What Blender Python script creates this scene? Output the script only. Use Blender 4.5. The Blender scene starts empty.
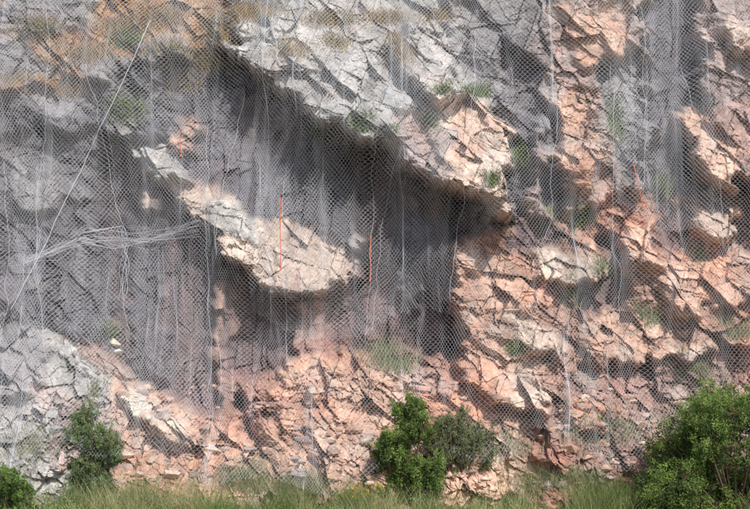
import bpy, math, numpy as np
from mathutils import Vector
rng=np.random.default_rng(7)
D=40.0; ZC=4.0; ZM=5.09
def W(px,py,y=0.0):
    k=(D+y)/D
    return np.array([(px-375)/50*k, y, ZC+((ZM-ZC)+(254.5-py)/50)*k])
# ---------------------------------------------------------------- noise
def vnoise(x,y,seed):
    r=np.random.default_rng(seed); T=r.random((256,256))*2-1
    xi=np.floor(x).astype(int); yi=np.floor(y).astype(int)
    fx=x-xi; fy=y-yi; fx=fx*fx*(3-2*fx); fy=fy*fy*(3-2*fy)
    a=T[xi&255,yi&255]; b=T[(xi+1)&255,yi&255]; c=T[xi&255,(yi+1)&255]; d=T[(xi+1)&255,(yi+1)&255]
    return (a*(1-fx)+b*fx)*(1-fy)+(c*(1-fx)+d*fx)*fy
def fbm(x,y,seed,o=5,g=0.5):
    s=0;a=1.0;t=0
    for i in range(o):
        s=s+a*vnoise(x*2**i+13.7*i,y*2**i+7.1*i,seed+i); t+=a; a*=g
    return s/t*1.5
def voro(x,y,seed):
    r=np.random.default_rng(seed)
    JX=r.random((256,256)).astype(np.float32);JY=r.random((256,256)).astype(np.float32)
    xi=np.floor(x).astype(int); yi=np.floor(y).astype(int)
    b1=np.full(x.shape,9e9);b2=np.full(x.shape,9e9);sx=np.zeros(x.shape);sy=np.zeros(x.shape);idx=np.zeros(x.shape,int)
    for i in(-1,0,1):
        for j in(-1,0,1):
            cx=xi+i;cy=yi+j
            qx=cx+JX[cx&255,cy&255];qy=cy+JY[cx&255,cy&255]
            d=(qx-x)**2+(qy-y)**2
            m=d<b1
            b2=np.where(m,b1,np.minimum(b2,d)); b1=np.where(m,d,b1)
            sx=np.where(m,qx,sx);sy=np.where(m,qy,sy);idx=np.where(m,(cx&255)*256+(cy&255),idx)
    return np.sqrt(b1),np.sqrt(b2),sx,sy,idx
def rot(x,y,a):
    c,s=math.cos(a),math.sin(a); return x*c+y*s,-x*s+y*c
def facets(x,y,size,ang,el,seed,tilt=1.0):
    u,v=rot(x,y,ang); u=u/(size*el); v=v/size
    d1,d2,sx,sy,idx=voro(u,v,seed)
    r=np.random.default_rng(seed+99)
    O=r.random(65536)*2-1;GX=r.random(65536)*2-1;GY=r.random(65536)*2-1
    return O[idx]+tilt*(GX[idx]*(u-sx)*2+GY[idx]*(v-sy)*2), d2-d1, O[idx], d1
def blocks(x,y,size,ang,el,seed,tilt=1.0,skew=.35):
    r=np.random.default_rng(seed);O=r.random(65536)*2-1;GX=r.random(65536)*2-1;GY=r.random(65536)*2-1
    ro=r.random(4096);sp=r.random(4096)
    u,v=rot(x,y,ang);u=u+skew*v
    v=v/size+.30*vnoise(u/size*.3,v/size*.3,seed+1)+100
    vi=np.floor(v).astype(int);cut=.35+.5*ro[vi&4095]
    fv=v-vi;lowr=fv<cut;vi2=vi*2+np.where(lowr,0,1)
    fv=np.where(lowr,fv/cut,(fv-cut)/(1-cut))
    u=u/(size*el)*(.6+1.0*sp[vi2&4095])+ro[(vi2*7)&4095]*10+100
    ui=np.floor(u).astype(int);c2=.3+.5*O[(ui*31+vi2*57)&65535]**2
    fu=u-ui;lu=fu<c2;ui2=ui*2+np.where(lu,0,1);fu=np.where(lu,fu/c2,(fu-c2)/(1-c2))
    idx=(ui2*7919+vi2*104729)&65535
    e=np.minimum(np.minimum(fu,1-fu)*el,np.minimum(fv,1-fv))
    return O[idx]+tilt*(GX[idx]*(fu-.5)+GY[idx]*(fv-.5)),e,O[(idx*3)&65535]
def box(a,r):
    if r<1:return a
    for ax in(0,1):
        p=np.pad(a,[(r+1,r) if i==ax else(0,0) for i in(0,1)],mode='edge')
        c=np.cumsum(p,axis=ax)
        n=a.shape[ax]
        a=(np.take(c,range(2*r+1,2*r+1+n),axis=ax)-np.take(c,range(0,n),axis=ax))/(2*r+1)
    return a
def blur(a,r):
    for _ in range(3): a=box(a,r)
    return a
def inpoly(x,y,P):
    ins=np.zeros(x.shape,bool);n=len(P)
    for i in range(n):
        x1,y1=P[i];x2,y2=P[(i+1)%n]
        if y1==y2: continue
        c=((y1>y)!=(y2>y))&(x<(x2-x1)*(y-y1)/(y2-y1)+x1)
        ins^=c
    return ins
# ---------------------------------------------------------------- helpers
def mesh_obj(name,V,F,mat,col=None,smooth=False,parent=None):
    me=bpy.data.meshes.new(name)
    V=np.asarray(V,dtype=np.float32);F=np.asarray(F,dtype=np.int32)
    n=F.shape[1]
    me.vertices.add(len(V));me.vertices.foreach_set('co',V.ravel())
    me.loops.add(F.size);me.loops.foreach_set('vertex_index',F.ravel())
    me.polygons.add(len(F));me.polygons.foreach_set('loop_start',np.arange(0,F.size,n,dtype=np.int32))
    me.update(calc_edges=True)
    me.polygons.foreach_set('use_smooth',np.full(len(F),smooth,dtype=bool))
    if col is not None:
        a=me.color_attributes.new('Col','FLOAT_COLOR','POINT')
        c=np.ones((len(V),4),np.float32);c[:,:3]=col
        a.data.foreach_set('color',c.ravel())
    me.materials.append(mat)
    ob=bpy.data.objects.new(name,me);bpy.context.scene.collection.objects.link(ob)
    if parent: ob.parent=parent
    return ob
def mat_new(name):
    m=bpy.data.materials.new(name);m.use_nodes=True
    nt=m.node_tree;b=nt.nodes['Principled BSDF'];b.inputs['Roughness'].default_value=0.9
    b.inputs['Specular IOR Level'].default_value=0.2
    return m,nt,b
def N(nt,t,**k):
    n=nt.nodes.new(t)
    for a,v in k.items():
        if a in n.inputs: n.inputs[a].default_value=v
        else: setattr(n,a,v)
    return n
# ---------------------------------------------------------------- cliff
X0,X1,Z0,Z1=-10.5,10.5,-0.6,12.6
ST=0.0155
xs=np.arange(X0,X1,ST);zs=np.arange(Z0,Z1,ST)
X,Z=np.meshgrid(xs,zs)
def yb(Z): return 0.15*(Z-3)
GREY=(.42,.41,.40);LG=(.53,.51,.49);CREAM=(.64,.51,.43);SAL=(.56,.375,.29);RED=(.41,.26,.205)
PUR=(.175,.13,.135);DK=(.15,.145,.165);SOIL=(.37,.215,.12);PG=(.41,.33,.31);MG=(.27,.26,.27);PB=(.34,.23,.20)  # PUR/DK: purple-grey rock with the shade of walls and recesses painted in
R=[
([(-120,-90),(235,-90),(225,50),(160,60),(100,85),(-120,95)],(100,40),.15,0,1.0,SOIL,.9),
([(20,-90),(120,-90),(90,20),(40,35),(-10,30)],(70,10),.1,0,.7,MG,1),
([(-120,30),(20,40),(60,75),(-120,90)],(0,60),.3,0,.6,MG,1),
([(130,40),(190,30),(200,55),(160,60)],(165,50),.4,0,.9,MG,1),
([(60,60),(150,50),(160,62),(100,85)],(100,70),.5,0,1.1,MG,1),
([(-120,90),(100,80),(165,60),(190,130),(130,142),(100,132),(-120,140)],(60,110),.4,0,.5,DK,1),
([(20,92),(80,88),(95,110),(30,118)],(60,105),.45,0,1.0,MG,1),
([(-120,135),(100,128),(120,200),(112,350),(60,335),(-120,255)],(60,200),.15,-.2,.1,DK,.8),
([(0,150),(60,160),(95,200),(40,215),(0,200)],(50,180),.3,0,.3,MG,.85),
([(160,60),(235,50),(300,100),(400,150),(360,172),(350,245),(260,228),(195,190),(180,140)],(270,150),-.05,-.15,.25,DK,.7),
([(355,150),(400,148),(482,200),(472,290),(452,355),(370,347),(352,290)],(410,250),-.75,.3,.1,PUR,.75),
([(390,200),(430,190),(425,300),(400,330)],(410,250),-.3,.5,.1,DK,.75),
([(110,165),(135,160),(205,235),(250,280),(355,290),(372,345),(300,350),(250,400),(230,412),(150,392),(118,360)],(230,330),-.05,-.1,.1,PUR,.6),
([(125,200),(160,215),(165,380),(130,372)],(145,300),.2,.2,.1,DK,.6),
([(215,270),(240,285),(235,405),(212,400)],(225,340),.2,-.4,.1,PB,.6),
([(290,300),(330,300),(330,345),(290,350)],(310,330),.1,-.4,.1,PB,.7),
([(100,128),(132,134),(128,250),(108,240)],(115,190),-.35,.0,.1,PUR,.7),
([(125,132),(165,160),(215,192),(262,217),(345,240),(357,286),(300,292),(262,280),(222,245),(185,208),(150,180)],(250,240),.6,-.8,1.5,CREAM,.9),
([(205,195),(262,220),(258,245),(210,232)],(230,225),.7,-.5,1.0,LG,.9),
([(255,280),(300,290),(290,300),(262,294)],(275,290),1.0,0,1.5,LG,.8),
([(130,140),(175,150),(195,185),(150,175)],(165,165),.6,-.2,1.5,LG,1),
([(170,118),(195,120),(190,155),(165,150)],(180,140),.55,0,1.3,SAL,.9),
([(145,195),(163,200),(163,218),(146,214)],(155,207),.55,0,1.5,CREAM,.8),
([(225,45),(270,10),(300,-90),(430,-90),(455,60),(512,130),(503,218),(482,197),(440,187),(400,152),(330,132),(290,97)],(380,90),.7,-.35,1.1,GREY,.98),
([(300,60),(345,40),(420,110),(400,150),(330,130)],(360,95),.85,-.3,.95,GREY,.95),
([(230,25),(300,20),(330,50),(280,60)],(280,40),.5,-.2,.9,LG,.98),
([(400,20),(440,40),(465,90),(440,110),(400,60)],(430,60),.85,-.1,1.4,LG,1.0),
([(400,112),(430,120),(452,170),(440,187),(402,152)],(430,150),.95,-.3,1.0,PG,.98),
([(440,100),(480,95),(512,132),(503,218),(480,195),(450,185),(455,140)],(480,150),1.0,-.2,1.2,CREAM,1.0),
([(455,-90),(545,-90),(545,40),(530,120),(520,200),(505,215),(512,130),(470,70)],(510,80),.1,.1,.3,MG,.95),
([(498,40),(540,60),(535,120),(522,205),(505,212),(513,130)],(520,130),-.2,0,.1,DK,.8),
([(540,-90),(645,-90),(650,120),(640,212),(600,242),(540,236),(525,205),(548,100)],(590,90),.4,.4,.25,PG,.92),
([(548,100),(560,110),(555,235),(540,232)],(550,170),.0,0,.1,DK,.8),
([(560,90),(600,95),(605,170),(575,200),(555,150)],(580,150),.55,.1,.6,SAL,.95),
([(560,10),(630,0),(635,60),(580,80)],(600,40),.4,.35,.7,SAL,.95),
([(600,60),(645,50),(648,180),(625,200)],(630,120),.3,.3,.2,MG,.85),
([(645,-90),(698,-90),(690,100),(678,118),(702,185),(690,212),(652,208)],(670,80),-.2,.1,.1,DK,.7),
([(690,-90),(870,-90),(870,190),(738,185),(738,150),(702,112)],(730,60),.5,.2,.5,PG,.95),
([(722,25),(760,25),(770,60),(725,55)],(740,40),.85,0,1.5,CREAM,.9),
([(675,106),(702,108),(740,150),(737,192),(710,184),(688,150)],(710,150),.85,.2,1.4,CREAM,.95),
([(450,235),(530,215),(640,195),(740,190),(870,185),(870,430),(560,410),(455,345)],(620,300),.62,0,.45,RED,1.1),
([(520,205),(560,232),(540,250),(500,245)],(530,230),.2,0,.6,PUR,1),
([(450,238),(476,238),(482,278),(455,280)],(465,258),.75,0,1.3,SAL,1),
([(530,250),(592,242),(602,276),(540,284)],(567,264),.8,0,1.3,CREAM,1),
([(620,225),(655,222),(662,262),(626,264)],(640,245),.8,.2,1.3,SAL,1),
([(685,210),(730,206),(737,242),(695,240)],(710,225),.85,0,1.3,CREAM,1),
([(660,262),(745,255),(750,300),(690,315),(655,290)],(700,285),.8,0,.9,SAL,1.1),
([(480,250),(530,255),(540,300),(500,320),(478,290)],(510,285),.6,0,.8,SAL,1.05),
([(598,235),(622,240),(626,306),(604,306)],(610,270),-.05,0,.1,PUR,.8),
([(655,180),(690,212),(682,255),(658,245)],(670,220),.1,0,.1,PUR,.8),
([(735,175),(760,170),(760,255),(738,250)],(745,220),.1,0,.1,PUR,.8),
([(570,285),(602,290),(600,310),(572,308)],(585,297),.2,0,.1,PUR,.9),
([(255,385),(310,345),(350,350),(395,370),(455,378),(520,420),(500,540),(255,540)],(370,410),.85,0,.95,SAL,1.15),
([(300,375),(340,380),(330,420),(290,430)],(320,400),.7,0,.8,RED,1.15),
([(240,380),(275,375),(270,440),(245,440)],(258,410),.6,0,.5,PB,1.2),
([(390,365),(440,372),(470,392),(420,400)],(430,385),.8,0,.9,PG,1.1),
([(108,368),(150,392),(232,418),(262,445),(262,560),(108,560)],(180,440),1.1,.1,1.25,SAL,1.05),
([(115,380),(160,402),(200,430),(190,450),(130,410)],(155,415),1.15,-.4,1.5,CREAM,1.0),
([(-120,255),(60,335),(112,375),(112,560),(-120,560)],(50,420),.85,-.2,.95,GREY,1.15),
([(0,300),(50,340),(60,400),(0,390)],(30,350),.6,0,1.1,MG,1.0),
([(40,380),(105,400),(110,470),(60,460)],(80,430),1.0,-.1,.8,PG,1.2),
([(560,372),(720,345),(870,350),(870,560),(520,560),(540,430)],(650,420),1.0,0,.75,PB,1.15),
([(455,345),(500,335),(552,395),(545,415),(500,405),(460,385)],(500,372),1.05,-.2,1.2,SAL,1.0),
([(505,310),(530,313),(574,350),(560,364),(523,350)],(538,338),.95,-.2,1.6,CREAM,.95),
([(505,375),(530,365),(555,395),(545,410),(515,400)],(530,388),1.25,-.1,1.4,CREAM,.95),
([(600,300),(660,310),(700,350),(640,370),(575,350)],(640,335),.75,0,1.1,SAL,1.1),
([(560,395),(600,400),(605,430),(570,430)],(580,412),1.25,.2,.9,SAL,1.1),
]
def macro(px,py,X,Z):
    wx=px+6*fbm(X*1.3,Z*1.3,11,4)+2.5*fbm(X*6,Z*6,13,3); wy=py+6*fbm(X*1.3+50,Z*1.3,12,4)+2.5*fbm(X*6+9,Z*6,14,3)
    u,v=rot(wx,wy,.5)
    _,_,sx,sy,_=voro(u/22.,v/12.,5)
    ex,ey=rot(sx*22.,sy*12.,-.5)
    u,v=rot(wx,wy,.9)
    _,_,sx,sy,_=voro(u/8.,v/4.5,6)
    fx,fy=rot(sx*8.,sy*4.5,-.9)
    ex=.62*ex+.33*fx+.05*wx; ey=.62*ey+.33*fy+.05*wy
    h=np.where(py<330,0,(py-330)/100*.9)
    col=np.zeros(px.shape+(3,));t=np.clip((py-200)/200,0,1)[...,None]
    col[:]=np.array(MG)*(1-t)+np.array(RED)*t
    ro=np.ones(px.shape)
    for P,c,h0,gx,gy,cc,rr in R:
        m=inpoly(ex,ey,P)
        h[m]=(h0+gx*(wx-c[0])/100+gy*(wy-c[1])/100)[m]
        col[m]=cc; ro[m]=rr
    return h,col,ro
def topx(X,Z,y):
    k=D/(D+y); return 375+X*50*k, 254.5-((Z-ZC)*k-(ZM-ZC))*50
y=yb(Z); px,py=topx(X,Z,y)
h,col,ro=macro(px,py,X,Z)
y2=y-blur(h,14); px,py=topx(X,Z,y2)
h,col,ro=macro(px,py,X,Z)
hs=blur(h,5);gz_,gx_=np.gradient(hs,ST);steep=np.clip((np.hypot(gx_,gz_)-1.2)/2.5,0,1);steep=blur(steep,2)
h=blur(h,2)
ro=blur(ro,10)
for i in range(3): col[...,i]=blur(col[...,i],3)
Xw=X+.10*fbm(X*1.1,Z*1.1,31,5);Zw=Z+.10*fbm(X*1.1,Z*1.1,41,5)
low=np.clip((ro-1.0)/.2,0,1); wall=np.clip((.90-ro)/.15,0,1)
f1,e1,o1,_=facets(Xw,Zw,.9,-.6,1.7,101)
f2,e2,o2,_=facets(Xw,Zw,.46,-.9,1.6,102)
f3,e3,o3,_=facets(Xw,Zw,.22,.35,1.5,103)
f4,e4,o4,_=facets(Xw+.02*fbm(X*6,Z*6,3,2),Zw,.095,-.5,1.6,104)
f6,e6,o6,_=facets(Xw,Zw,.045,.2,1.6,106)
f5,e5,o5,d5=facets(Xw,Zw,.46,.3,1.3,105,.6)
bA,eA,oA=blocks(Xw,Zw,1.0,-.75,1.5,301,1.4)
bB,eB,oB=blocks(Xw,Zw,.42,-.35,1.5,302,1.3,.1)
bC,eC,oC=blocks(Xw,Zw,.15,-.95,1.5,303,1.4,-.2)
bV,eV,oV=blocks(Xw,Zw,.6,1.50,3.2,304,1.0)
msk=np.clip(.45+1.3*fbm(X*.9,Z*.9,333,3),.0,1)
crk=np.clip(.5+1.6*fbm(X*1.6,Z*1.6,350,3),.05,1)
boul=np.sqrt(np.clip(1-(d5*1.25)**2,0,1))
fine=fbm(X*9,Z*9,61,4,.6)
w1=1-wall*.85
det=ro*(.11*f1*w1+.055*f2*(1-.6*wall)+.030*f3*(.6+.8*low)*(1-.5*wall)+.013*f4*(.5+low)+.005*f6)+w1*(.14*bA+.05*bB*msk)+.014*bC*msk*w1+wall*.09*bV+low*(.16*boul+.07*o5)+.010*fine
det+=steep*(.10*f3+.07*f4+.05*o3+.06*f2+.03*f6)
det-= .05*np.exp(-(e2/.03)**2)*(low+.1)+.04*np.exp(-(eA/.022)**2)*w1*crk+.018*np.exp(-(eB/.03)**2)*msk*w1*crk+wall*.05*np.exp(-(eV/.03)**2)*crk
h=h+det+.10*fbm(X*.8,Z*.8,70,3)
Y=yb(Z)-h
Y=Y+np.clip(Z-11.4,0,9)**1.3*1.2
v=(1+.12*o2+.10*o3+.08*o4+.05*o6+.15*oA*w1+.10*oB*w1+.05*oC+.15*oV*wall+.14*fbm(X*2,Z*2,81,5))[...,None]
col=col*v
red=np.clip(fbm(X*.9+9,Z*.9,90,5)*1.6+.05,0,1)[...,None]*(np.clip((X+8)/8,.35,1)*np.clip((12.0-Z)/5,.3,1))[...,None]
col=col*(1-.5*red)+col*np.array([1.24,.86,.70])*.5*red
wh=np.clip(fbm(X*2.2,Z*2.2+30,95,5)*2-.5,0,1)[...,None]*.35*(1-.7*wall[...,None])
col=col*(1-wh)+wh*np.array([.58,.54,.50])
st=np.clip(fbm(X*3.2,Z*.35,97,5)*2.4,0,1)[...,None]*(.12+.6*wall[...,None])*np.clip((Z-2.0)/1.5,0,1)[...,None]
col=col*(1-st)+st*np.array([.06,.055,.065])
lich=np.clip(fbm(X*4,Z*4,150,5)*3-1.0,0,1)[...,None]*.3
col=col*(1-lich)+lich*np.array([.17,.16,.15])
col=np.clip(col,.03,.68)
def cliffY(x,z):
    i=np.clip(((np.asarray(z)-Z0)/ST).astype(int),0,len(zs)-1); j=np.clip(((np.asarray(x)-X0)/ST).astype(int),0,len(xs)-1)
    return Y[i,j]
nz,nx=X.shape
V=np.stack([X,Y,Z-.12*np.clip(det,-.3,.5)],-1).reshape(-1,3)
ii=np.arange(nz*nx).reshape(nz,nx)
F=np.stack([ii[:-1,:-1],ii[:-1,1:],ii[1:,1:],ii[1:,:-1]],-1).reshape(-1,4)
m,nt,b=mat_new('rock')
at=N(nt,'ShaderNodeAttribute',attribute_name='Col')
tc=N(nt,'ShaderNodeTexCoord')
n1=N(nt,'ShaderNodeTexNoise',Scale=7.0,Detail=8.0,Roughness=.65)
n2=N(nt,'ShaderNodeTexNoise',Scale=38.0,Detail=5.0,Roughness=.7)
mr=N(nt,'ShaderNodeMapRange');mr.inputs[1].default_value=.3;mr.inputs[2].default_value=.7;mr.inputs[3].default_value=.70;mr.inputs[4].default_value=1.30
mr2=N(nt,'ShaderNodeMapRange');mr2.inputs[1].default_value=.3;mr2.inputs[2].default_value=.7;mr2.inputs[3].default_value=.78;mr2.inputs[4].default_value=1.2
L=nt.links.new
for n in(n1,n2): L(tc.outputs['Object'],n.inputs['Vector'])
L(n1.outputs['Fac'],mr.inputs[0]);L(n2.outputs['Fac'],mr2.inputs[0])
mu=N(nt,'ShaderNodeMath',operation='MULTIPLY');L(mr.outputs[0],mu.inputs[0]);L(mr2.outputs[0],mu.inputs[1])
vm=N(nt,'ShaderNodeVectorMath',operation='SCALE');L(at.outputs['Color'],vm.inputs[0]);L(mu.outputs[0],vm.inputs['Scale'])
L(vm.outputs[0],b.inputs['Base Color'])
bp=N(nt,'ShaderNodeBump',Strength=.7,Distance=.03);L(n2.outputs['Fac'],bp.inputs['Height']);L(bp.outputs[0],b.inputs['Normal'])
rock=m
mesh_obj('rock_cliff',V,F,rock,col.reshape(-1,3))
def ground_mat(name,c1,c2,s):
    m,nt,b=mat_new(name)
    tc=N(nt,'ShaderNodeTexCoord');n=N(nt,'ShaderNodeTexNoise',Scale=s,Detail=8.0);r=N(nt,'ShaderNodeValToRGB')
    r.color_ramp.elements[0].position=.35;r.color_ramp.elements[1].position=.65
    r.color_ramp.elements[0].color=(*c1,1);r.color_ramp.elements[1].color=(*c2,1)
    nt.links.new(tc.outputs['Object'],n.inputs['Vector']);nt.links.new(n.outputs['Fac'],r.inputs[0]);nt.links.new(r.outputs[0],b.inputs['Base Color'])
    return m
gm=ground_mat('earth',(.13,.12,.06),(.24,.19,.12),1.5)
gx=np.concatenate([np.linspace(-600,-14,14),np.linspace(-12,12,120),np.linspace(14,600,14)])
gy=np.concatenate([np.linspace(-700,-12,16),np.linspace(-10,3,70)])
GX,GY=np.meshgrid(gx,gy)
def groundZ(x,y): return -.9+1.0*np.clip((y+8)/6,0,1)+.40*np.clip((y+2.6)/1.6,0,1)+.16*fbm(x*.9,y*.9,201,4)*np.exp(-(x/14)**2)*np.clip((y+12)/6,0,1)
GZ=groundZ(GX,GY)
Fq=lambda ii:np.stack([ii[:-1,:-1],ii[:-1,1:],ii[1:,1:],ii[1:,:-1]],-1).reshape(-1,4)
a,c=GX.shape;ii=np.arange(a*c).reshape(a,c)
mesh_obj('ground',np.stack([GX,GY,GZ],-1).reshape(-1,3),Fq(ii),gm,smooth=True)
hx=np.concatenate([np.linspace(-600,-12,12),np.linspace(-10.4,10.4,60),np.linspace(12,600,12)])
HX,HT=np.meshgrid(hx,np.linspace(0,1,24))
side=np.clip((abs(HX)-10.0)/2,0,1)
HYv=np.where(HT<.5,HT*2*3.0+1.9,4.9+((HT-.5)*2)**2*500)
HZ=np.where(HT<.5,-1+HT*2*13.2,12.2+((HT-.5)*2)*10)+.3*fbm(HX*.4,HT*9,210,3)
HYv=HYv+np.where(abs(HX)>10.45,-.6*side,.0)
a,c=HX.shape;ii=np.arange(a*c).reshape(a,c)
mesh_obj('hill',np.stack([HX,HYv,HZ],-1).reshape(-1,3),Fq(ii),gm,smooth=True)
# ---------------------------------------------------------------- wire net
s=6
P=-Y[::s,::s];dst=ST*s
def dil(a,r):
    o=a.copy()
    for k in range(1,r+1):
        o[:,k:]=np.maximum(o[:,k:],a[:,:-k]);o[:,:-k]=np.maximum(o[:,:-k],a[:,k:])
    a=o.copy()
    for k in range(1,r+1):
        o[k:]=np.maximum(o[k:],a[:-k]);o[:-k]=np.maximum(o[:-k],a[k:])
    return o
NP=blur(dil(P,3),3); NP=np.maximum(NP,dil(P,1)+.02); NP=box(NP,1)+.03
def samp(A,x,z):
    u=np.clip((x-X0)/dst,0,A.shape[1]-1.01);w=np.clip((z-Z0)/dst,0,A.shape[0]-1.01)
    i=u.astype(int);j=w.astype(int);fu=u-i;fw=w-j
    return (A[j,i]*(1-fu)+A[j,i+1]*fu)*(1-fw)+(A[j+1,i]*(1-fu)+A[j+1,i+1]*fu)*fw
def tubes(A,B,r,ns=3):
    d=B-A;L=np.linalg.norm(d,axis=1,keepdims=True)+1e-9;d=d/L
    up=np.where(abs(d[:,1:2])<.9,np.array([[0,1.,0]]),np.array([[1.,0,0]]))
    u=np.cross(d,up);u/=np.linalg.norm(u,axis=1,keepdims=True);w=np.cross(d,u)
    r=np.broadcast_to(np.asarray(r,float).reshape(-1,1),(len(A),1))
    ring=[]
    if ns==2:
        for P_ in(A,B): ring+= [P_+r*u,P_-r*u]
        V=np.stack(ring,1).reshape(-1,3)
        return V,(np.arange(len(A))*4)[:,None]+np.array([[0,1,3,2]])
    for P_ in(A,B):
        for k in range(ns):
            t=2*math.pi*k/ns; ring.append(P_+r*(u*math.cos(t)+w*math.sin(t)))
    V=np.stack(ring,1).reshape(-1,3)
    base=(np.arange(len(A))*2*ns)[:,None]
    F=np.concatenate([base+np.array([[k,(k+1)%ns,ns+(k+1)%ns,ns+k]]) for k in range(ns)],0)
    return V,F
def net(name,xa,xb,za,zb,off,w,hh,seed,mat,rad,parent,lowf=None):
    nc=int((xb-xa)/w);nr=int((zb-za)/hh)
    c,r=np.meshgrid(np.arange(nc),np.arange(nr))
    x=xa+(c+.5*(r%2))*w;z=zb-r*hh
    def pos(x,z):
        g=.26*fbm(x*1.1,z*.22,seed,3)+.065*fbm(x*3.5,z*.8,seed+5,2)
        X_=x+g; Z_=z+.12*fbm(x*.7,z*.5,seed+9,3)
        fold=.14*np.maximum(0,fbm(x*2.2,z*.25,seed+20,3))+.03*np.sin(x*7+3*fbm(x*.8,z*.3,seed+3,2))
        Yn=-samp(NP,X_,Z_)-off-fold
        return np.stack([X_,Yn,Z_],-1)
    t=hh*.36
    A=pos(x,z);B=pos(x,z-t)
    sh=np.where((r%2)==0,0,1)
    S=[(A.reshape(-1,3),B.reshape(-1,3),rad*1.4)]
    for dx in(-1,0):
        cc=c+dx+sh; ok=(cc>=0)&(cc<nc)&(r+1<nr)
        rr=np.clip(r+1,0,nr-1);cc=np.clip(cc,0,nc-1)
        S.append((B[ok],A[rr,cc][ok],rad))
    Aa=np.concatenate([q[0] for q in S]);Bb=np.concatenate([q[1] for q in S]);rad_=np.concatenate([np.full(len(q[0]),q[2]) for q in S])
    if lowf is not None:
        zl=lowf(Aa[:,0]);k=Bb[:,2]>zl;Aa,Bb,rad_=Aa[k],Bb[k],rad_[k]
    V,F=tubes(Aa,Bb,rad_,2)
    return mesh_obj(name,V,F,mat,parent=parent)
wm,nt,b=mat_new('galvanised_wire');b.inputs['Base Color'].default_value=(.50,.515,.55,1);b.inputs['Roughness'].default_value=.6
rm,nt,b=mat_new('red_paint');b.inputs['Base Color'].default_value=(.60,.18,.11,1);b.inputs['Roughness'].default_value=.5
E=bpy.data.objects.new('wire_mesh_netting',None);bpy.context.scene.collection.objects.link(E)
lowf=lambda x:.95+.35*np.sin(x*.9)+.2*np.sin(x*2.3)+np.where(x>3,.5,0)
net('net_sheet',-9.8,9.8,.2,12.0,.0,.066,.046,300,wm,.00135,E,lowf)
net('net_overlay_left',-9.8,-3.2,1.2,12.0,.05,.070,.049,340,wm,.0014,E,lambda x:1.3+.4*np.sin(x*1.7))
net('net_overlay_centre',-2.6,1.6,3.4,12.0,.06,.064,.049,360,wm,.0013,E,lambda x:3.6+.4*np.sin(x*1.7))
net('net_overlay_right',4.6,6.8,5.5,12.0,.05,.068,.049,380,wm,.0013,E,lambda x:5.6+.5*np.sin(x*1.7))
def rope(name,pts,r,mat,parent,n=60,jit=0.,seed=0,ns=5,gap=.16):
    pts=np.array([W(a,b_,-.5) for a,b_ in pts]);
    t=np.linspace(0,1,n);tt=np.linspace(0,1,len(pts))
    x=np.interp(t,tt,pts[:,0]);z=np.interp(t,tt,pts[:,2])
    x=x+jit*fbm(z*1.5+seed,x*.2,400+seed,3)
    z=z+jit*.3*fbm(x*1.5,z*.2,430+seed,3)
    yy=-samp(NP,x,z)-gap
    C=np.stack([x,yy,z],-1)
    V,F=tubes(C[:-1],C[1:],r,ns)
    return mesh_obj(name,V,F,mat,parent=parent)
k=0
rope('diagonal_rope',[(145,12),(128,55),(95,130),(52,220),(12,310)],.0075,wm,E,jit=.03)
for pts in [[(38,0),(40,120),(33,260),(60,420)],[(82,60),(108,170),(122,240),(128,330)],[(205,120),(206,250),(212,390)],[(375,100),(372,240),(368,340)],
            [(480,20),(470,140),(450,300)],[(648,0),(650,120),(646,200)],[(690,60),(720,190),(735,300)],[(280,180),(284,300),(290,360)],[(315,10),(300,60),(302,90)],
            [(560,10),(556,140),(548,240)],[(620,60),(612,180),(616,330)],[(240,90),(222,180),(216,260)],[(0,160),(8,260),(4,400)],[(400,150),(380,230),(372,330)]]:
    k+=1; rope('seam_wire_%d'%k,pts,.003,wm,E,jit=.08,seed=k*3)
for i in range(16):
    o=rng.normal(0,1,8)
    rope('gathered_net_%d'%i,[(25,262+o[0]*3),(55,250+o[1]*5),(82,236+o[2]*5),(110,243+o[3]*6),(150,240+o[4]*6),(198,228+o[5]*8)],.0024,wm,E,jit=.12,seed=60+i)
for i in range(5):
    o=rng.normal(0,1,8)
    rope('gathered_fold_%d'%i,[(82+o[0]*2,232),(118+o[1]*3,225),(122+o[2]*3,262),(120+o[3]*3,300)],.0025,wm,E,jit=.06,seed=80+i)
def rod(p1,p2,r=.009):
    E2=bpy.data.objects.new('anchor_rod',None);bpy.context.scene.collection.objects.link(E2)
    a=W(p1[0],p1[1],-.4);b_=W(p2[0],p2[1],-.4)
    for q in(a,b_): q[1]=-samp(NP,q[0],q[2])-.12
    ys=min(a[1],b_[1]); a[1]=ys+.03;b_[1]=ys-.03
    V,F=tubes(np.array([a]),np.array([b_]),r,8);mesh_obj('shaft',V,F,rm,parent=E2)
    bpy.ops.mesh.primitive_cylinder_add(vertices=6,radius=.022,depth=.03,location=b_,rotation=(1.57,0,0));o=bpy.context.object;o.name='nut';o.data.materials.append(rm);o.parent=E2
    bpy.ops.mesh.primitive_cylinder_add(vertices=16,radius=.02,depth=.02,location=a,rotation=(1.57,0,0));o=bpy.context.object;o.name='washer';o.data.materials.append(rm);o.parent=E2
rod((281,200),(282,270));rod((371,236),(370,280));rod((635,165),(644,207));rod((178,130),(180,155),.007)
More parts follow.
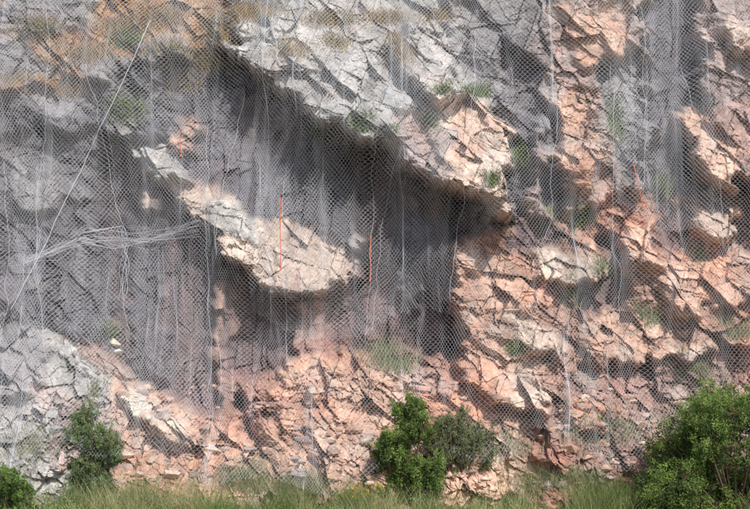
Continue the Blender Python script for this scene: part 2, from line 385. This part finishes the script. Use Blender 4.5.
# ---------------------------------------------------------------- leaves / grass
def leaf_mat(name,rough=.6,tr=.35):
    m,nt,b=mat_new(name);b.inputs['Roughness'].default_value=rough
    at=N(nt,'ShaderNodeAttribute',attribute_name='Col')
    t=N(nt,'ShaderNodeBsdfTranslucent');mx=N(nt,'ShaderNodeMixShader');mx.inputs[0].default_value=tr
    out=nt.nodes['Material Output']
    nt.links.new(at.outputs['Color'],b.inputs['Base Color']);nt.links.new(at.outputs['Color'],t.inputs['Color'])
    nt.links.new(b.outputs[0],mx.inputs[1]);nt.links.new(t.outputs[0],mx.inputs[2]);nt.links.new(mx.outputs[0],out.inputs['Surface'])
    return m
lm=leaf_mat('foliage');gmt=leaf_mat('grass_blades',.7,.3)
bark,nt,b=mat_new('bark');b.inputs['Base Color'].default_value=(.12,.09,.06,1)
def leaves(C,size,col,asp=.5,updir=0.):
    n=len(C);d=rng.normal(size=(n,3));d[:,2]+=updir;d/=np.linalg.norm(d,axis=1,keepdims=True)
    q=rng.normal(size=(n,3));u=np.cross(d,q);u/=np.linalg.norm(u,axis=1,keepdims=True)
    s=(size*rng.uniform(.6,1.4,n))[:,None]
    V=np.stack([C-d*s*.5,C+u*s*asp*.5,C+d*s*.5,C-u*s*asp*.5],1).reshape(-1,3)
    F=np.arange(4*n).reshape(n,4);return V,F,np.repeat(col,4,0)
def shrub(name,blobs,n,size,c1,c2,base,seed,asp=.45,up=.5):
    r=np.random.default_rng(seed)
    E3=bpy.data.objects.new(name,None);bpy.context.scene.collection.objects.link(E3)
    Cs=[];cols=[];vol=np.array([b_[3]**2 for b_ in blobs]);vol=vol/vol.sum()
    A=[];B=[];rad=[]
    for (x,y_,z,rr),vv in zip(blobs,vol):
        k=int(n*vv)
        ns=max(12,int(rr*110))
        d=r.normal(size=(ns,3));d/=np.linalg.norm(d,axis=1,keepdims=True)
        sp=np.array([x,y_,z])+d*rr*r.uniform(.45,1.25,(ns,1))*np.array([1,1,1.])
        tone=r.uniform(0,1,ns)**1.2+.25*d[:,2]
        pick=r.integers(0,ns,k)
        spread=rr*.11
        P_=sp[pick]+r.normal(size=(k,3))*spread*np.array([1,1,1.4])
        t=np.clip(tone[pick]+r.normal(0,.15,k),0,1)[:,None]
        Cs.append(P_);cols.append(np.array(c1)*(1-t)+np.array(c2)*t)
        c0=np.array([x,y_,z]);A.append(np.array(base));B.append(c0);rad.append(.018)
        for q in sp[:20]: A.append(c0);B.append(q);rad.append(.006)
    V,F,c=leaves(np.concatenate(Cs),size,np.concatenate(cols),asp,up)
    mesh_obj('crown',V,F,lm,c,parent=E3)
    V,F=tubes(np.array(A),np.array(B),rad,5);mesh_obj('stems',V,F,bark,parent=E3)
def blobset(px0,px1,py0,py1,y,k,rmin,rmax,seed):
    r=np.random.default_rng(seed);out=[]
    cx=(px0+px1)/2;hw=(px1-px0)/2;hg=py1-py0
    while len(out)<k:
        a=r.uniform(px0,px1);b_=r.uniform(py0,py1)
        u=(a-cx)/hw;v=(py1-b_)/hg
        if u*u+v*v>1: continue
        rr=r.uniform(rmin,rmax)
        yy=y+r.uniform(-.35,.35)*hw/50
        p=W(a,b_,yy);out.append((p[0],yy,p[2],rr))
    return out
G1=(.055,.095,.03);G2=(.24,.35,.09)
bt=blobset(376,436,408,500,-2.2,24,.18,.32,1)
shrub('green_shrub',bt,46000,.040,G1,G2,(W(405,515,-2.2)[0],-2.2,.05),1)
bt=blobset(424,490,404,480,-1.75,24,.15,.28,2)
shrub('broom_shrub',bt,24000,.045,(.12,.145,.085),(.28,.33,.17),(W(455,500,-1.7)[0],-1.7,.2),2,.25,1.2)
bt=blobset(640,835,386,560,-2.8,95,.24,.42,3)+blobset(645,720,425,530,-2.8,16,.2,.34,33)
shrub('green_shrub',bt,230000,.043,G1,(.25,.36,.09),(W(735,515,-2.8)[0],-2.8,.0),3)
bt=blobset(60,116,404,492,-1.7,26,.15,.27,4)
shrub('broom_shrub',bt,34000,.045,(.10,.15,.08),(.27,.36,.16),(W(88,505,-1.7)[0],-1.7,.2),4,.25,1.2)
bt=blobset(-30,38,468,520,-2.8,16,.15,.26,5)
shrub('green_shrub',bt,20000,.040,G1,(.22,.36,.09),(W(5,520,-2.8)[0],-2.8,.0),5)
def blades(base,hgt,wid,lean,col):
    n=len(base);a=rng.uniform(0,2*math.pi,n);side=np.stack([np.cos(a),np.sin(a),0*a],1)
    ld=rng.normal(size=(n,3));ld[:,2]=0;ld*=lean
    h_=hgt[:,None];w=wid[:,None]
    up=np.array([[0,0,1.]])
    m_=base+up*h_*.55+ld*h_*.35;t_=base+up*h_*.95+ld*h_
    V=np.stack([base-side*w,base+side*w,m_+side*w*.7,m_-side*w*.7,t_+side*w*.15,t_-side*w*.15],1).reshape(-1,3)
    b0=(np.arange(n)*6)[:,None];F=np.concatenate([b0+np.array([[0,1,2,3]]),b0+np.array([[3,2,4,5]])],0)
    return V,F,np.repeat(col,6,0)
n=120000
gxp=rng.uniform(-9,9,n);gyp=rng.uniform(-3.6,-.7,n)
dens=fbm(gxp*1.2,gyp*1.2,500,3)
dd=dens+np.where((gxp<-4.8),-.1,.1)
k=dd>rng.uniform(-.5,.3,n);gxp,gyp,dens=gxp[k],gyp[k],dens[k];n=len(gxp)
base=np.stack([gxp,gyp,groundZ(gxp,gyp)-.02],1)
hg=rng.gamma(4,.09,n)*(.55+1.5*np.clip(fbm(gxp*.8,gyp*.8,510,3)+.3,0,1));hg=np.clip(hg,.08,.85)
t=np.clip(rng.normal(.5,.25,n)+.8*fbm(gxp*.9,gyp*1.5,520,3),0,1)[:,None]
gc=np.array([.14,.21,.06])*(1-t)+np.array([.48,.46,.25])*t
V,F,c=blades(base,hg,np.full(n,.0055),.32,gc);mesh_obj('grass',V,F,gmt,c)
# weedy herbs grow in scattered clumps with drooping sprays
nc=420;cx=rng.uniform(-8,8,nc);cy=rng.uniform(-3.2,-.9,nc);cs=rng.uniform(.08,.24,nc);ch=rng.uniform(.15,.5,nc);ct=rng.uniform(0,1,nc)
pk=rng.integers(0,nc,70000);q=np.stack([cx[pk]+rng.normal(0,1,70000)*cs[pk],cy[pk]+rng.normal(0,1,70000)*cs[pk],groundZ(cx[pk],cy[pk])+ch[pk]*rng.beta(2.5,1.6,70000)*1.2],1)
t=np.clip(ct[pk]+rng.normal(0,.2,70000),0,1)[:,None]
V,F,c=leaves(q,.036,np.array([.11,.18,.06])*(1-t)+np.array([.38,.44,.20])*t,.4,.6);mesh_obj('roadside_weeds',V,F,gmt,c)
TB=[(385,352,26,14,260,0),(400,362,18,8,160,0),(650,312,24,10,260,0),(515,347,9,8,130,1),(360,122,12,12,160,1),(400,48,14,12,150,2),(395,35,8,10,80,2),(318,125,8,7,90,1),
(120,105,25,14,200,1),(210,20,22,18,260,2),(165,45,25,14,200,2),(60,85,35,8,160,2),(20,75,25,8,130,2),(180,75,18,10,120,2),(120,30,20,12,160,1),(290,45,20,10,130,2),(335,35,15,8,90,2),
(480,85,14,6,90,1),(445,90,10,6,60,1),(585,215,16,12,160,1),(670,185,10,14,120,1),(620,115,10,25,120,1),(570,290,12,14,140,0),(600,270,10,15,100,0),(525,150,10,15,110,1),(490,180,8,8,60,1),
(690,370,25,14,180,0),(730,330,20,20,160,0),(600,425,40,18,260,0),(690,420,35,20,260,0),(560,470,40,12,300,0),(500,440,30,18,200,0),(250,470,30,14,300,0),(150,495,30,10,250,0),(300,478,30,10,300,0),
(440,0,20,10,100,2),(250,0,30,12,240,2),(150,5,35,14,360,2),(30,20,30,14,300,2),(200,50,30,14,320,2),(80,45,30,12,260,2),(110,15,30,12,240,2),(330,8,30,8,200,2),(390,5,25,8,160,2),(110,330,8,8,60,1),(40,440,25,20,160,0),(100,390,10,10,80,0),(550,215,10,10,70,0),(700,250,10,10,60,0),(390,130,8,6,60,1),(430,120,8,6,50,1)]
Bs=[];Hs=[];Cc=[];LC=[];LK=[]
for (a,b_,sx,sy,n_,kind) in TB:
    n_=int(n_*2.4)
    p=W(a,b_,-.3);x=p[0]+rng.normal(0,sx/100,n_);z=p[2]+rng.normal(0,sy/100,n_)-.1
    Bs.append(np.stack([x,cliffY(x,z)+.01,z],1));Hs.append(rng.uniform(.08,.34,n_))
    t=rng.uniform(0,1,n_)[:,None]
    A_,B_=[((.22,.25,.15),(.40,.42,.25)),((.12,.18,.07),(.25,.32,.13)),((.34,.22,.11),(.52,.40,.22))][kind]
    Cc.append(np.array(A_)*(1-t)+np.array(B_)*t)
    if kind==1 or b_<60:
        q=int(n_*(1.0 if kind==1 else .4));x=p[0]+rng.normal(0,sx/110,q);z=p[2]+rng.normal(0,sy/110,q)
        LC.append(np.stack([x,cliffY(x,z)-rng.uniform(0,.16,q),z],1));t=rng.uniform(0,1,q)[:,None]
        LK.append(np.array([.09,.13,.05])*(1-t)+np.array([.25,.30,.12])*t)
V,F,c=blades(np.concatenate(Bs),np.concatenate(Hs),np.full(len(np.concatenate(Hs)),.0065),.5,np.concatenate(Cc));mesh_obj('cliff_grass_tufts',V,F,gmt,c)
V,F,c=leaves(np.concatenate(LC),.05,np.concatenate(LK),.5,.3);mesh_obj('cliff_plants',V,F,lm,c)
n=260;p=W(365,490,-2.4);C=np.stack([p[0]+rng.normal(0,.25,n),-2.4+rng.normal(0,.2,n),.3+rng.uniform(0,.45,n)],1)
V,F,c=leaves(C,.04,np.tile([.6,.42,.03],(n,1)),.9);mesh_obj('yellow_flowers',V,F,gmt,c)
def rocks(name,L_):
    Vs=[];Fs=[];cs=[];o=0
    import bmesh
    for (x,y_,z,r,cc,sd) in L_:
        bm=bmesh.new();rr=np.random.default_rng(sd)
        pts=rr.normal(size=(20,3));pts/=np.linalg.norm(pts,axis=1,keepdims=True);pts*=r*rr.uniform(.75,1.15,(20,1))*np.array([1.25,1,.7])
        for q in pts: bm.verts.new(q)
        bmesh.ops.convex_hull(bm,input=bm.verts)
        loose=[v for v in bm.verts if not v.link_faces];bmesh.ops.delete(bm,geom=loose,context='VERTS')
        bm.verts.index_update();bm.verts.ensure_lookup_table()
        Vs.append(np.array([v.co[:] for v in bm.verts])+[x,y_,z]);Fs.append(np.array([[v.index for v in f.verts] for f in bm.faces])+o);cs.append(np.tile(cc,(len(bm.verts),1)));o+=len(bm.verts);bm.free()
    mesh_obj(name,np.concatenate(Vs),np.concatenate(Fs),rock,np.concatenate(cs))
LR=[]
cl=[SAL,CREAM,RED,PG,SAL]
for i in range(420):
    a=rng.uniform(-20,770);b_=rng.uniform(385,480)
    p=W(a,b_,-1);r=float(rng.gamma(2,.028)+.03);r=min(r,.16)
    c_=np.array(cl[rng.integers(0,5)] if a>110 else GREY)*rng.uniform(.75,1.0)
    LR.append((p[0],float(cliffY(p[0],p[2]))+r*.2,p[2],r,c_,1000+i))
rocks('fallen_rocks',LR)
p=W(117,342,0);
rocks('pale_stone',[(p[0],float(cliffY(p[0],p[2]))-.12,p[2],.12,np.array([.62,.58,.42]),5),(p[0]+.03,float(cliffY(p[0],p[2]))-.1,p[2]-.2,.1,np.array([.6,.57,.5]),6)])
# ---------------------------------------------------------------- light
sd=Vector((.34,-.60,.73)).normalized()
el=math.asin(sd.z);az=math.atan2(sd.x,sd.y)
w=bpy.data.worlds.new('World');bpy.context.scene.world=w;w.use_nodes=True
nt=w.node_tree;bg=nt.nodes['Background'];sk=nt.nodes.new('ShaderNodeTexSky');sk.sky_type='NISHITA';sk.sun_disc=False
sk.sun_elevation=el;sk.sun_rotation=az;sk.dust_density=2.0
nt.links.new(sk.outputs[0],bg.inputs[0]);bg.inputs[1].default_value=.15
l=bpy.data.lights.new('sun','SUN');l.energy=4.6;l.angle=math.radians(1.0);l.color=(1,.95,.88)
lo=bpy.data.objects.new('sun',l);bpy.context.scene.collection.objects.link(lo);lo.rotation_euler=(-sd).to_track_quat('-Z','Y').to_euler()
cam=bpy.data.cameras.new('camera');co=bpy.data.objects.new('camera',cam);bpy.context.scene.collection.objects.link(co)
co.location=(0,-D,ZC);co.rotation_euler=(math.radians(90)+math.atan((ZM-ZC)/D),0,0)
cam.sensor_width=36;cam.lens=36*D/15.0;cam.clip_end=3000
bpy.context.scene.camera=co
sc=bpy.context.scene;sc.view_settings.view_transform='Standard';sc.view_settings.look='None';sc.view_settings.exposure=0
